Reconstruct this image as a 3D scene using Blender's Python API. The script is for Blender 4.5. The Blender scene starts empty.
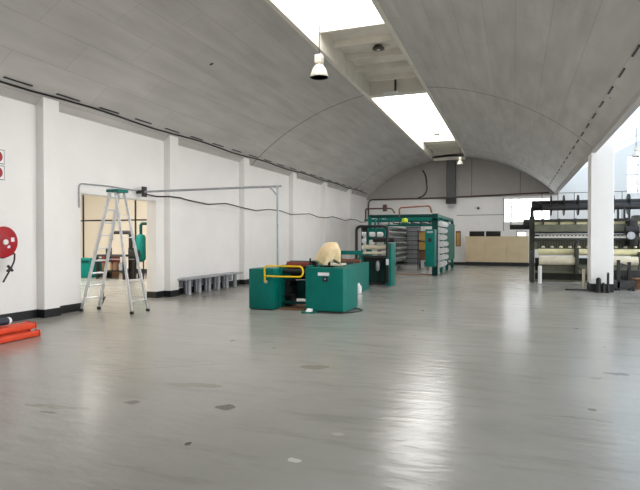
import bpy, bmesh, math, random
from mathutils import Vector, Matrix
random.seed(7)
S = bpy.context.scene
COL = S.collection
PI = math.pi

# ---------------------------------------------------------------- camera, world, light, exposure
cam_d = bpy.data.cameras.new('camera'); cam = bpy.data.objects.new('camera', cam_d); COL.objects.link(cam)
cam_d.sensor_width = 36.0; cam_d.lens = 540.0 * 36.0 / 640.0
cam_d.clip_end = 200
cam.location = (0, 0, 1.6)
cam.rotation_euler = (PI/2 - 0.011, 0, 0.346)
S.camera = cam
w = bpy.data.worlds.new('sky'); S.world = w; w.use_nodes = True
w.node_tree.nodes['Background'].inputs[0].default_value = (0.75, 0.87, 1.0, 1)
w.node_tree.nodes['Background'].inputs[1].default_value = 1.0
S.view_settings.view_transform = 'Standard'; S.view_settings.look = 'None'
S.view_settings.gamma = 1.0; S.view_settings.use_curve_mapping = False
S.view_settings.exposure = 0.06
SKY_E = 7.0      # skylights
ROOF_E = 1.55     # translucent roof of the next bay
WIN_E = 3.5
SIDE_E = 9.0      # unseen tall windows added in the right wall to brighten the left wall      # windows

# ---------------------------------------------------------------- materials
def srgb(r, g, b):
    f = lambda c: (c/255/12.92) if c/255 <= .04045 else ((c/255+.055)/1.055)**2.4
    return (f(r), f(g), f(b), 1)
def mat(name, rgb, rough=.6, metal=0.0, var=.06, scale=6.0, bump=0.0, spec=.5, emit=0, coat=0, wear=None):
    m = bpy.data.materials.new(name); m.use_nodes = True
    nt = m.node_tree; b = nt.nodes['Principled BSDF']
    c = srgb(*rgb)
    b.inputs['Roughness'].default_value = rough; b.inputs['Metallic'].default_value = metal
    b.inputs['Specular IOR Level'].default_value = spec
    if coat: b.inputs['Coat Weight'].default_value = coat
    tc = nt.nodes.new('ShaderNodeTexCoord'); n = nt.nodes.new('ShaderNodeTexNoise')
    n.inputs['Scale'].default_value = scale; n.inputs['Detail'].default_value = 4
    nt.links.new(tc.outputs['Object'], n.inputs['Vector'])
    r = nt.nodes.new('ShaderNodeValToRGB')
    r.color_ramp.elements[0].position = .3; r.color_ramp.elements[1].position = .7
    lo = tuple(max(0, x*(1-var*2)) for x in c[:3]) + (1,)
    hi = tuple(min(1, x*(1+var)) for x in c[:3]) + (1,)
    if wear: lo = srgb(*wear)
    r.color_ramp.elements[0].color = lo; r.color_ramp.elements[1].color = hi
    nt.links.new(n.outputs['Fac'], r.inputs['Fac']); nt.links.new(r.outputs['Color'], b.inputs['Base Color'])
    if bump:
        bp = nt.nodes.new('ShaderNodeBump'); bp.inputs['Strength'].default_value = bump
        bp.inputs['Distance'].default_value = .02
        nt.links.new(n.outputs['Fac'], bp.inputs['Height']); nt.links.new(bp.outputs['Normal'], b.inputs['Normal'])
    if emit:
        b.inputs['Emission Color'].default_value = c; b.inputs['Emission Strength'].default_value = emit
    return m
def emis(name, col, strength):
    m = bpy.data.materials.new(name); m.use_nodes = True; nt = m.node_tree
    for n in list(nt.nodes): nt.nodes.remove(n)
    e = nt.nodes.new('ShaderNodeEmission'); o = nt.nodes.new('ShaderNodeOutputMaterial')
    e.inputs[0].default_value = col; e.inputs[1].default_value = strength
    nt.links.new(e.outputs[0], o.inputs[0]); return m

M = {}
M['wall'] = mat('white_wall_paint', (240, 238, 236), .55, var=.015, scale=1.5, bump=.05)
M['wall_grey'] = mat('concrete_panel_wall', (176, 171, 167), .8, var=.03, scale=2, bump=.1)
M['cream_wall'] = mat('cream_panel_wall', (236, 226, 208), .6, var=.02, scale=1.2)
M['base_black'] = mat('black_skirting_paint', (24, 26, 28), .45, var=.1)
M['green'] = mat('green_machine_enamel', (0, 112, 102), .45, var=.06, scale=3, spec=.25)
M['green_dark'] = mat('dark_green_enamel', (0, 62, 56), .5, var=.1, scale=5, spec=.25)
M['olive'] = mat('olive_grey_machine_paint', (112, 113, 96), .5, var=.12, scale=5)
M['olive_dark'] = mat('dark_olive_machine_paint', (58, 60, 50), .5, var=.15, scale=5)
M['black'] = mat('black_steel', (22, 21, 22), .5, var=.15, scale=8)
M['dark_grey'] = mat('dark_grey_steel', (58, 58, 60), .5, metal=.3, var=.1)
M['duct'] = mat('grey_duct_sheet', (78, 80, 80), .5, metal=.2, var=.05, scale=2)
M['brown_pipe'] = mat('brown_painted_pipe', (76, 50, 44), .5, var=.1)
M['orange_pipe'] = mat('orange_brown_pipe', (128, 74, 48), .5, var=.1)
M['steel'] = mat('grey_galvanised_steel', (172, 174, 180), .45, metal=.35, var=.08, scale=9)
M['alu'] = mat('aluminium', (222, 224, 226), .4, metal=.4, var=.05, scale=12)
M['yellow'] = mat('yellow_paint', (240, 200, 20), .4)
M['red'] = mat('red_paint', (168, 16, 30), .35)
M['red_brown'] = mat('red_brown_rubber', (120, 44, 34), .6, var=.15, scale=10)
M['orange'] = mat('orange_rack_paint', (218, 70, 34), .45, var=.1, scale=6)
M['navy'] = mat('dark_blue_plastic', (40, 46, 62), .5)
M['white'] = mat('white_plastic', (236, 236, 238), .45, var=.02)
M['yarn'] = mat('white_yarn', (242, 242, 242), .85, var=.06, scale=30, bump=.2)
M['cream_cloth'] = mat('cream_cotton_cloth', (236, 212, 170), .9, var=.05, scale=8)
M['cream_roll'] = mat('cream_fabric_roll', (222, 214, 190), .85, var=.05, scale=6)
M['yellow_roll'] = mat('pale_yellow_fabric_roll', (232, 224, 180), .85, var=.05, scale=6)
M['beige'] = mat('beige_chipboard', (206, 186, 152), .7, var=.04, scale=2)
M['brown'] = mat('brown_cardboard', (120, 88, 62), .8)
M['glass_dark'] = mat('dark_window_glass', (30, 26, 24), .15)
M['amber'] = mat('amber_plastic_crate', (196, 160, 84), .6)
M['lime'] = mat('lime_plastic', (190, 214, 40), .6)
M['slat'] = mat('painted_roof_sheet', (228, 223, 212), .6, var=.04, scale=3)
M['shade_white'] = mat('lamp_enamel', (225, 220, 208), .35)
M['lamp_dark'] = mat('lamp_reflector_inside', (88, 86, 82), .3, metal=.6)
M['glow'] = emis('lit_lamp', (1, .97, .92, 1), 14)
M['sky'] = emis('skylight_glazing', (1.0, .985, .95, 1), SKY_E)
M['roof_sky'] = emis('translucent_roof_sheet', (.72, .87, 1.0, 1), ROOF_E)
M['win'] = emis('window_daylight', (.95, .98, 1.0, 1), WIN_E)
M['room_fill'] = emis('added_side_room_fill', (1.0, .96, .90, 1), 7.0)
M['side_fill'] = emis('added_side_fill_light', (1.0, .98, .97, 1), SIDE_E)

def ceiling_mat():
    m = bpy.data.materials.new('board_marked_concrete_vault'); m.use_nodes = True
    nt = m.node_tree; b = nt.nodes['Principled BSDF']; L = nt.links.new
    b.inputs['Roughness'].default_value = .62; b.inputs['Specular IOR Level'].default_value = .4
    tc = nt.nodes.new('ShaderNodeTexCoord')
    mp = nt.nodes.new('ShaderNodeMapping'); mp.inputs['Scale'].default_value = (1.6, .25, 1.6)
    L(tc.outputs['Object'], mp.inputs['Vector'])
    n1 = nt.nodes.new('ShaderNodeTexNoise'); n1.inputs['Scale'].default_value = 2.2; n1.inputs['Detail'].default_value = 6
    L(mp.outputs[0], n1.inputs['Vector'])
    r1 = nt.nodes.new('ShaderNodeValToRGB'); r1.color_ramp.elements[0].position = .3; r1.color_ramp.elements[1].position = .72
    r1.color_ramp.elements[0].color = srgb(188, 184, 180); r1.color_ramp.elements[1].color = srgb(208, 204, 200)
    L(n1.outputs['Fac'], r1.inputs['Fac'])
    # board marks
    br = nt.nodes.new('ShaderNodeTexBrick'); br.inputs['Scale'].default_value = 1.0
    br.inputs['Mortar Size'].default_value = .008; br.inputs['Brick Width'].default_value = 2.4; br.inputs['Row Height'].default_value = .6
    br.inputs['Color1'].default_value = (1, 1, 1, 1); br.inputs['Color2'].default_value = (.94, .94, .94, 1); br.inputs['Mortar'].default_value = (.80, .80, .80, 1)
    sep = nt.nodes.new('ShaderNodeSeparateXYZ'); L(tc.outputs['Object'], sep.inputs[0])
    cmb = nt.nodes.new('ShaderNodeCombineXYZ'); L(sep.outputs['Y'], cmb.inputs['X']); L(sep.outputs['X'], cmb.inputs['Y'])
    L(cmb.outputs[0], br.inputs['Vector'])
    mx = nt.nodes.new('ShaderNodeMix'); mx.data_type = 'RGBA'; mx.blend_type = 'MULTIPLY'; mx.inputs['Factor'].default_value = 1
    L(r1.outputs['Color'], mx.inputs['A']); L(br.outputs['Color'], mx.inputs['B'])
    # transverse construction joints, one every two bays
    sub = nt.nodes.new('ShaderNodeMath'); sub.operation = 'SUBTRACT'; sub.inputs[1].default_value = 17.9; L(sep.outputs['Y'], sub.inputs[0])
    pp = nt.nodes.new('ShaderNodeMath'); pp.operation = 'PINGPONG'; pp.inputs[1].default_value = 6.5; L(sub.outputs[0], pp.inputs[0])
    lt = nt.nodes.new('ShaderNodeMath'); lt.operation = 'LESS_THAN'; lt.inputs[1].default_value = .03; L(pp.outputs[0], lt.inputs[0])
    mx2 = nt.nodes.new('ShaderNodeMix'); mx2.data_type = 'RGBA'; L(lt.outputs[0], mx2.inputs['Factor'])
    L(mx.outputs['Result'], mx2.inputs['A']); mx2.inputs['B'].default_value = srgb(112, 108, 104)
    # few dark spots
    v = nt.nodes.new('ShaderNodeTexVoronoi'); v.inputs['Scale'].default_value = .55; L(tc.outputs['Object'], v.inputs['Vector'])
    l2 = nt.nodes.new('ShaderNodeMath'); l2.operation = 'LESS_THAN'; l2.inputs[1].default_value = .03; L(v.outputs['Distance'], l2.inputs[0])
    mx3 = nt.nodes.new('ShaderNodeMix'); mx3.data_type = 'RGBA'; L(l2.outputs[0], mx3.inputs['Factor'])
    L(mx2.outputs['Result'], mx3.inputs['A']); mx3.inputs['B'].default_value = srgb(70, 66, 64)
    L(mx3.outputs['Result'], b.inputs['Base Color'])
    bp = nt.nodes.new('ShaderNodeBump'); bp.inputs['Strength'].default_value = .25; bp.inputs['Distance'].default_value = .02
    L(n1.outputs['Fac'], bp.inputs['Height']); L(bp.outputs['Normal'], b.inputs['Normal'])
    return m
M['ceiling'] = ceiling_mat()

def floor_mat():
    m = bpy.data.materials.new('painted_concrete_floor'); m.use_nodes = True
    nt = m.node_tree; b = nt.nodes['Principled BSDF']; L = nt.links.new
    b.inputs['Specular IOR Level'].default_value = .5
    tc = nt.nodes.new('ShaderNodeTexCoord')
    n1 = nt.nodes.new('ShaderNodeTexNoise'); n1.inputs['Scale'].default_value = .45; n1.inputs['Detail'].default_value = 7; n1.inputs['Roughness'].default_value = .6
    L(tc.outputs['Object'], n1.inputs['Vector'])
    r1 = nt.nodes.new('ShaderNodeValToRGB'); r1.color_ramp.elements[0].position = .32; r1.color_ramp.elements[1].position = .7
    r1.color_ramp.elements[0].color = srgb(147, 145, 139); r1.color_ramp.elements[1].color = srgb(165, 163, 157)
    L(n1.outputs['Fac'], r1.inputs['Fac'])
    # long scuffs across the floor
    mp = nt.nodes.new('ShaderNodeMapping'); mp.inputs['Scale'].default_value = (.5, 2.6, 1); mp.inputs['Rotation'].default_value = (0, 0, .35)
    L(tc.outputs['Object'], mp.inputs['Vector'])
    n2 = nt.nodes.new('ShaderNodeTexNoise'); n2.inputs['Scale'].default_value = 1.6; n2.inputs['Detail'].default_value = 8; n2.inputs['Roughness'].default_value = .7
    L(mp.outputs[0], n2.inputs['Vector'])
    r2 = nt.nodes.new('ShaderNodeValToRGB'); r2.color_ramp.elements[0].position = .36; r2.color_ramp.elements[1].position = .47
    r2.color_ramp.elements[0].color = (.86, .85, .83, 1); r2.color_ramp.elements[1].color = (1, 1, 1, 1)
    L(n2.outputs['Fac'], r2.inputs['Fac'])
    mx = nt.nodes.new('ShaderNodeMix'); mx.data_type = 'RGBA'; mx.blend_type = 'MULTIPLY'; mx.inputs['Factor'].default_value = .8
    L(r1.outputs['Color'], mx.inputs['A']); L(r2.outputs['Color'], mx.inputs['B'])
    # small chips
    v = nt.nodes.new('ShaderNodeTexVoronoi'); v.inputs['Scale'].default_value = 1.1; v.inputs['Randomness'].default_value = 1
    n3 = nt.nodes.new('ShaderNodeTexNoise'); n3.inputs['Scale'].default_value = 7
    L(tc.outputs['Object'], n3.inputs['Vector'])
    mv = nt.nodes.new('ShaderNodeMix'); mv.data_type = 'RGBA'; mv.inputs['Factor'].default_value = .06
    L(tc.outputs['Object'], mv.inputs['A']); L(n3.outputs['Color'], mv.inputs['B'])
    L(mv.outputs['Result'], v.inputs['Vector'])
    l2 = nt.nodes.new('ShaderNodeMath'); l2.operation = 'LESS_THAN'; l2.inputs[1].default_value = .045; L(v.outputs['Distance'], l2.inputs[0])
    mx3 = nt.nodes.new('ShaderNodeMix'); mx3.data_type = 'RGBA'; L(l2.outputs[0], mx3.inputs['Factor'])
    L(mx.outputs['Result'], mx3.inputs['A']); mx3.inputs['B'].default_value = srgb(112, 108, 102)
    last = mx3
    # worn patches where the photo shows them: x, y, radius x, radius y, colour
    sep = nt.nodes.new('ShaderNodeSeparateXYZ')
    dist = nt.nodes.new('ShaderNodeMix'); dist.data_type = 'RGBA'; dist.inputs['Factor'].default_value = .12
    L(tc.outputs['Object'], dist.inputs['A']); L(n3.outputs['Color'], dist.inputs['B']); L(dist.outputs['Result'], sep.inputs[0])
    k = .88  # the distortion mix scales the coordinates
    def patch(px, py, rx, ry, ang, col, last):
        def mth(op, a, bb):
            q = nt.nodes.new('ShaderNodeMath'); q.operation = op
            for i, s in enumerate((a, bb)):
                if isinstance(s, (int, float)): q.inputs[i].default_value = s
                else: L(s, q.inputs[i])
            return q.outputs[0]
        dx = mth('SUBTRACT', sep.outputs['X'], px*k + .06); dy = mth('SUBTRACT', sep.outputs['Y'], py*k + .06)
        ca, sa = math.cos(ang), math.sin(ang)
        u = mth('ADD', mth('MULTIPLY', dx, ca/rx), mth('MULTIPLY', dy, sa/rx))
        vv = mth('ADD', mth('MULTIPLY', dx, -sa/ry), mth('MULTIPLY', dy, ca/ry))
        d = mth('ADD', mth('MULTIPLY', u, u), mth('MULTIPLY', vv, vv))
        f = mth('LESS_THAN', d, 1.0)
        x = nt.nodes.new('ShaderNodeMix'); x.data_type = 'RGBA'; L(f, x.inputs['Factor'])
        L(last.outputs['Result'], x.inputs['A']); x.inputs['B'].default_value = srgb(*col)
        return x
    for a in ((-2.57, 4.52, .085, .075, .3, (104, 101, 96)), (-3.51, 4.32, .07, .045, .3, (118, 114, 106)),
              (-3.29, 5.09, .28, .07, .15, (140, 135, 124)), (-4.10, 3.98, .32, .04, .15, (138, 133, 124)),
              (-4.06, 3.83, .07, .03, .1, (120, 116, 108)), (-1.48, 3.61, .04, .03, 0, (196, 194, 188)),
              (-2.34, 6.32, .15, .10, .2, (138, 130, 120)), (1.14, 7.2, .13, .06, -.2, (108, 106, 104)),
              (-2.41, 3.62, .025, .025, 0, (70, 68, 66)), (-3.6, 7.6, .10, .03, 0, (140, 135, 126)), (-4.2, 5.6, .9, .012, .62, (132, 127, 118)), (-5.6, 6.4, .06, .04, 0, (136, 132, 124)), (-1.0, 5.6, .16, .02, .3, (138, 134, 126)), (.6, 5.3, .22, .025, -.1, (136, 133, 128)), (.9, 6.9, .08, .03, .2, (130, 127, 122)),
              (-1.35, 4.2, .05, .03, 0, (170, 168, 160))):
        last = patch(*a, last)
    L(last.outputs['Result'], b.inputs['Base Color'])
    rr = nt.nodes.new('ShaderNodeMapRange'); rr.inputs['From Min'].default_value = .3; rr.inputs['From Max'].default_value = .7
    rr.inputs['To Min'].default_value = .17; rr.inputs['To Max'].default_value = .27
    L(n2.outputs['Fac'], rr.inputs['Value']); L(rr.outputs[0], b.inputs['Roughness'])
    wv = nt.nodes.new('ShaderNodeMapping'); wv.inputs['Scale'].default_value = (.9, 2.4, 1); wv.inputs['Rotation'].default_value = (0, 0, -.346)
    L(tc.outputs['Object'], wv.inputs['Vector'])
    n4 = nt.nodes.new('ShaderNodeTexNoise'); n4.inputs['Scale'].default_value = 3.5; n4.inputs['Detail'].default_value = 3; L(wv.outputs[0], n4.inputs['Vector'])
    bp = nt.nodes.new('ShaderNodeBump'); bp.inputs['Strength'].default_value = .25; bp.inputs['Distance'].default_value = .02
    L(n4.outputs['Fac'], bp.inputs['Height']); L(bp.outputs['Normal'], b.inputs['Normal'])
    return m
M['floor'] = floor_mat()

# ---------------------------------------------------------------- mesh helpers (all coordinates are world coordinates)
class MB:
    def __init__(self): self.bm = bmesh.new()
    def box(self, x0, x1, y0, y1, z0, z1, bev=0, seg=2):
        bm = bmesh.new()
        v = [bm.verts.new((x, y, z)) for x in (x0, x1) for y in (y0, y1) for z in (z0, z1)]
        for f in ((0,1,3,2),(4,6,7,5),(0,4,5,1),(2,3,7,6),(0,2,6,4),(1,5,7,3)): bm.faces.new([v[i] for i in f])
        bmesh.ops.recalc_face_normals(bm, faces=bm.faces)
        if bev: bmesh.ops.bevel(bm, geom=list(bm.edges), offset=bev, segments=seg, profile=.5, affect='EDGES')
        self._add(bm); return self
    def _add(self, bm, mtx=None):
        if mtx is not None: bmesh.ops.transform(bm, matrix=mtx, verts=bm.verts)
        me = bpy.data.meshes.new('t'); bm.to_mesh(me); bm.free(); self.bm.from_mesh(me); bpy.data.meshes.remove(me)
    def cyl(self, a, b, r, n=14, r2=None, cap=True):
        a, b = Vector(a), Vector(b); d = b - a
        bm = bmesh.new()
        bmesh.ops.create_cone(bm, cap_ends=cap, segments=n, radius1=r, radius2=r if r2 is None else r2, depth=d.length)
        q = d.to_track_quat('Z', 'Y').to_matrix().to_4x4()
        self._add(bm, Matrix.Translation((a+b)/2) @ q); return self
    def bar(self, a, b, wx, wy, up=(0, 0, 1)):
        a, b = Vector(a), Vector(b); d = b - a
        z = d.normalized(); u = Vector(up)
        if abs(z.dot(u)) > .95: u = Vector((1, 0, 0))
        x = u.cross(z).normalized(); y = z.cross(x)
        bm = bmesh.new(); vs = []
        for t in (a, b):
            for sx, sy in ((-1,-1),(1,-1),(1,1),(-1,1)): vs.append(bm.verts.new(t + x*sx*wx/2 + y*sy*wy/2))
        for f in ((3,2,1,0),(4,5,6,7),(0,1,5,4),(1,2,6,5),(2,3,7,6),(3,0,4,7)): bm.faces.new([vs[i] for i in f])
        bmesh.ops.recalc_face_normals(bm, faces=bm.faces)
        self._add(bm); return self
    def tube(self, pts, r, n=8, bend=0.0):
        P = [Vector(p) for p in pts]
        if bend:
            Q = [P[0]]
            for i in range(1, len(P)-1):
                a = (P[i-1]-P[i]); c = (P[i+1]-P[i]); l = min(bend, a.length*.49, c.length*.49)
                p0 = P[i] + a.normalized()*l; p1 = P[i] + c.normalized()*l
                for k in range(6):
                    t = k/5; Q.append(p0*(1-t)**2 + P[i]*2*t*(1-t) + p1*t*t)
            Q.append(P[-1]); P = Q
        bm = bmesh.new(); rings = []; prev = None
        for i, p in enumerate(P):
            t = (P[min(i+1, len(P)-1)] - P[max(i-1, 0)]).normalized()
            if prev is None:
                u = Vector((0, 0, 1)) if abs(t.z) < .9 else Vector((1, 0, 0))
                x = u.cross(t).normalized()
            else:
                x = (prev - t*prev.dot(t)).normalized()
            prev = x; y = t.cross(x)
            rings.append([bm.verts.new(p + (x*math.cos(2*PI*k/n) + y*math.sin(2*PI*k/n))*r) for k in range(n)])
        for a, b in zip(rings, rings[1:]):
            for k in range(n): bm.faces.new((a[k], a[(k+1) % n], b[(k+1) % n], b[k]))
        bm.faces.new(rings[0][::-1]); bm.faces.new(rings[-1])
        bmesh.ops.recalc_face_normals(bm, faces=bm.faces)
        self._add(bm); return self
    def lathe(self, c, prof, n=24, axis='Z', fold=None):
        """prof: list of (radius, height)"""
        bm = bmesh.new(); rings = []
        for r, h in prof:
            rings.append([bm.verts.new((r*math.cos(2*PI*k/n), r*math.sin(2*PI*k/n), h)) for k in range(n)])
        for a, b in zip(rings, rings[1:]):
            for k in range(n): bm.faces.new((a[k], a[(k+1) % n], b[(k+1) % n], b[k]))
        if prof[0][0] > .001: bm.faces.new(rings[0][::-1])
        if prof[-1][0] > .001: bm.faces.new(rings[-1])
        bmesh.ops.remove_doubles(bm, verts=bm.verts, dist=.0001)
        bmesh.ops.recalc_face_normals(bm, faces=bm.faces)
        m = Matrix.Translation(c)
        if axis == 'X': m = m @ Matrix.Rotation(PI/2, 4, 'Y')
        if axis == 'Y': m = m @ Matrix.Rotation(-PI/2, 4, 'X')
        self._add(bm, m); return self
    def prism(self, pts, axis, a, b):
        """closed outline in the plane across axis, extruded from a to b"""
        bm = bmesh.new()
        def mk(p, t):
            return {'X': (t, p[0], p[1]), 'Y': (p[0], t, p[1]), 'Z': (p[0], p[1], t)}[axis]
        A = [bm.verts.new(mk(p, a)) for p in pts]; B = [bm.verts.new(mk(p, b)) for p in pts]
        n = len(pts)
        for k in range(n): bm.faces.new((A[k], A[(k+1) % n], B[(k+1) % n], B[k]))
        bm.faces.new(A[::-1]); bm.faces.new(B)
        bmesh.ops.recalc_face_normals(bm, faces=bm.faces)
        self._add(bm); return self
    def build(self, name, m, parent=None, smooth=False):
        me = bpy.data.meshes.new(name)
        off = Vector((0, 0, 0)); q = parent
        while q is not None: off += q.location; q = q.parent
        if parent is None:
            # put the origin at the base centre
            xs = [v.co for v in self.bm.verts]
            lo = Vector((min(v.x for v in xs), min(v.y for v in xs), min(v.z for v in xs)))
            hi = Vector((max(v.x for v in xs), max(v.y for v in xs), max(v.z for v in xs)))
            off = Vector(((lo.x+hi.x)/2, (lo.y+hi.y)/2, lo.z))
        if parent is None and name.split('_')[0] in ('floor', 'ceiling', 'wall'): off = Vector((0, 0, 0))
        bmesh.ops.translate(self.bm, verts=self.bm.verts, vec=-off)
        self.bm.to_mesh(me); self.bm.free()
        me.materials.append(M[m] if isinstance(m, str) else m)
        if smooth:
            for p in me.polygons: p.use_smooth = True
            try: me.set_sharp_from_angle(angle=math.radians(38))
            except Exception: pass
        o = bpy.data.objects.new(name, me); COL.objects.link(o)
        if parent is not None: o.parent = parent
        else: o.location = off
        return o
def tag(o, label, cat, group=None, kind=None):
    o['label'] = label
    if cat: o['category'] = cat
    if group: o['group'] = group
    if kind: o['kind'] = kind
    return o
def struct(o): o['kind'] = 'structure'; return o
def thing(name, loc, label, cat, group=None):
    o = bpy.data.objects.new(name, None); COL.objects.link(o); o.location = loc; o.empty_display_size = .1
    return tag(o, label, cat, group)
def kids(o): return [c for c in bpy.data.objects if c.parent is o]
def copy_tree(o, loc=None, parent=None):
    c = o.copy(); COL.objects.link(c)
    if parent is not None: c.parent = parent
    if loc is not None: c.location = loc
    for ch in kids(o): copy_tree(ch, None, c)
    return c

# ---------------------------------------------------------------- setting
XL, XR, B, YB = -9.15, 2.17, 34.49, -8.0
ZS, ZC = 4.31, 6.62
half = (XR-XL)/2; rise = ZC-ZS; RV = (half*half+rise*rise)/(2*rise); XC = (XL+XR)/2; ZO = ZC-RV
def vz(x): return ZO + math.sqrt(max(0, RV*RV-(x-XC)**2))
SX0, SX1, SZ = -4.74, -2.84, 7.08
XE = 11.0   # right hand end of the next bay

struct(MB().box(-26, XE+.3, YB-.3, B+.3, -.2, 0).build('floor', 'floor'))

# left wall with the doorway
f = MB()
f.box(XL-.3, XL, YB, 9.57, 0, 4.4); f.box(XL-.3, XL, 12.27, B, 0, 4.4); f.box(XL-.3, XL, 9.57, 12.27, 2.63, 4.4)
struct(f.build('wall_left', 'wall'))
def pil(y1, wd=.40):
    m = MB(); m.box(XL, XL+.2, y1-wd, y1, 0, 4.47, .008); return m
f = None
k = 0
for y1 in (8.78-4.33*3, 8.78-8.66, 4.45, 8.78, 13.03, 17.38, 21.85, 25.95, 30.25):
    p = struct(pil(y1).build('wall_pilaster', 'wall')); k += 1
# baseboards (painted black skirting)
def baseboard(m, y0, y1, x=XL): m.box(x, x+.012, y0, y1, 0, .17)
m = MB()
baseboard(m, YB, 9.57); baseboard(m, 12.27, B)
m.box(XL-.3, XL, 9.57, 9.582, 0, .17); m.box(XL-.3, XL, 12.258, 12.27, 0, .17)
for y1 in (8.78-4.33*3, 8.78-8.66, 4.45, 8.78, 13.03, 17.38, 21.85, 25.95, 30.25):
    m.box(XL+.2, XL+.212, y1-.41, y1+.01, 0, .17)
    m.box(XL, XL+.2, y1-.412, y1-.40, 0, .17); m.box(XL, XL+.2, y1, y1+.012, 0, .17)
struct(m.build('baseboard_left', 'base_black'))

# back wall: white below, concrete lunette above, with window hole
m = MB()
WX0, WX1, WZ0, WZ1 = -.61, 1.95, 2.62, 4.02
m.box(XL, WX0, B, B+.3, 0, 4.17); m.box(WX0, WX1, B, B+.3, 0, WZ0); m.box(WX0, WX1, B, B+.3, WZ1, 4.17); m.box(WX1, XE, B, B+.3, 0, 4.17)
m.box(XR+.2, 5.92, B, B+.3, 4.17, 9.6); m.box(5.92, 8.2, B, B+.3, 6.3, 9.6); m.box(8.2, XE, B, B+.3, 4.17, 9.6)
struct(m.build('wall_back', 'wall'))
m = MB(); m.box(XL, XR+.2, B+.001, B+.3, 4.17, 7.2)
struct(m.build('wall_back_lunette', 'wall_grey'))
m = MB()
for x in (-2.5, .3): m.box(x-.012, x+.012, B-.02, B, 4.2, vz(x)-.02)
m.box(-3.4, -.65, B-.015, B, 3.06, 3.09); m.box(-.66, -.63, B-.015, B, 2.1, 4.1)
struct(m.build('trim_1', 'dark_grey'))
m = MB(); m.box(XL, XE, B-.012, B, 0, .17); struct(m.build('baseboard_back', 'base_black'))
struct(MB().box(XE, XE+.3, YB, B, 0, 9.6).build('wall_right', 'wall'))
struct(MB().box(-26, XE+.3, YB-.3, YB, 0, 9.6).build('wall_front', 'wall'))

# windows
def window(name, x0, x1, z0, z1, nx, nz, y=B, t=.035):
    w_ = struct(MB().box(x0, x1, y+.14, y+.16, z0, z1).build(name, 'win'))
    m = MB()
    for i in range(nx+1):
        x = x0+(x1-x0)*i/nx; m.box(x-t/2, x+t/2, y+.08, y+.13, z0, z1)
    for i in range(nz+1):
        z = z0+(z1-z0)*i/nz; m.box(x0, x1, y+.085, y+.125, z-t/2, z+t/2)
    struct(m.build('window_frame', 'white', w_))
window('window_1', WX0, WX1, WZ0, WZ1, 6, 3)
window('window_2', 5.92, 8.2, 4.17, 6.3, 4, 4, B, .10)
# two small dark windows above the beige boarding
for n, (x0, x1) in enumerate(((-2.6, -1.77), (-1.63, -.83))):
    w_ = struct(MB().box(x0, x1, B-.01, B+.0, 1.72, 2.04).build('window_%d' % (n+3), 'glass_dark'))
    m = MB(); m.box(x0-.03, x1+.03, B-.02, B, 2.04, 2.08); m.box(x0-.03, x0, B-.02, B, 1.7, 2.08); m.box(x1, x1+.03, B-.02, B, 1.7, 2.08)
    struct(m.build('window_frame', 'dark_grey', w_))
w_ = struct(MB().box(.15, .62, B-.01, B, 1.8, 2.02).build('window_5', 'win'))
m = MB(); m.box(.1, .67, B-.02, B, 2.02, 2.08); m.box(.1, .15, B-.02, B, 1.76, 2.08); struct(m.build('window_frame', 'dark_grey', w_))

# tall glowing windows out of view, added in the right wall as fill light
for n, y in enumerate((-5.5, -1.2, 3.2, 7.5, 11.8, 16.1, 20.5)):
    w_ = struct(MB().box(XE-.03, XE-.01, y, y+3.3, 1.6, 5.2).build('window_%d' % (n+10), 'side_fill'))
    m = MB()
    for k_ in range(4): m.box(XE-.07, XE-.03, y+k_*1.1-.03, y+k_*1.1+.03, 1.6, 5.2)
    for k_ in range(4): m.box(XE-.065, XE-.035, y, y+3.3, 1.57+k_*1.2, 1.63+k_*1.2)
    struct(m.build('window_frame', 'white', w_))
# vault
def vault(x0, x1, y0, y1, n=28, th=.14):
    pts = []
    for i in range(n+1):
        x = x0+(x1-x0)*i/n; pts.append((x, vz(x)))
    out = [(XC+(x-XC)*(1+th/RV), ZO+(z-ZO)*(1+th/RV)) for x, z in pts[::-1]]
    return MB().prism(pts+out, 'Y', y0, y1)
struct(vault(XL, SX0, YB, B).build('ceiling', 'ceiling', smooth=True))
struct(vault(SX1, XR, YB, B).build('ceiling', 'ceiling', smooth=True))
m = vault(SX0, SX1, 33.6, B, 6); mm = m
struct(mm.build('ceiling', 'ceiling'))
struct(vault(SX0, SX1, 1.5, 5.0, 6).build('ceiling', 'ceiling'))
# lantern shaft sides, cross beam, ribbed roof sheets
m = MB()
m.box(SX0-.12, SX0, YB, 33.6, vz(SX0)-.02, SZ+.1); m.box(SX1, SX1+.12, YB, 33.6, vz(SX1)-.02, SZ+.1)
m.box(SX0, SX1, 33.6, 33.7, 6.4, SZ+.1)
struct(m.build('ceiling_curb', 'slat'))
m = MB(); m.box(SX0, SX1, 18.25, 18.55, 6.56, SZ+.1); struct(m.build('ceiling_beam', 'slat'))
def ribs(y0, y1, pitch):
    m = MB(); m.box(SX0, SX1, y0, y1, SZ, SZ+.08)
    y = y0
    while y < y1-.05:
        m.box(SX0, SX1, y, y+.10, SZ-.17, SZ); y += pitch
    struct(m.build('ceiling_sheeting', 'slat'))
ribs(13.1, 18.25, 1.15); ribs(29.8, 33.6, .75)
m = MB(); m.box(SX0, SX1, YB, 1.5, SZ, SZ+.08); struct(m.build('ceiling_sheeting', 'slat'))
for n, (y0, y1) in enumerate(((5.0, 13.1), (18.55, 29.8))):
    struct(MB().box(SX0, SX1, y0, y1, SZ+.02, SZ+.05).build('window_%d' % (n+6), 'sky'))
struct(MB().box(XR-.03, XR+.13, YB, B, 4.21, 4.7).build('ceiling_edge_lip', 'wall_grey'))
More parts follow.
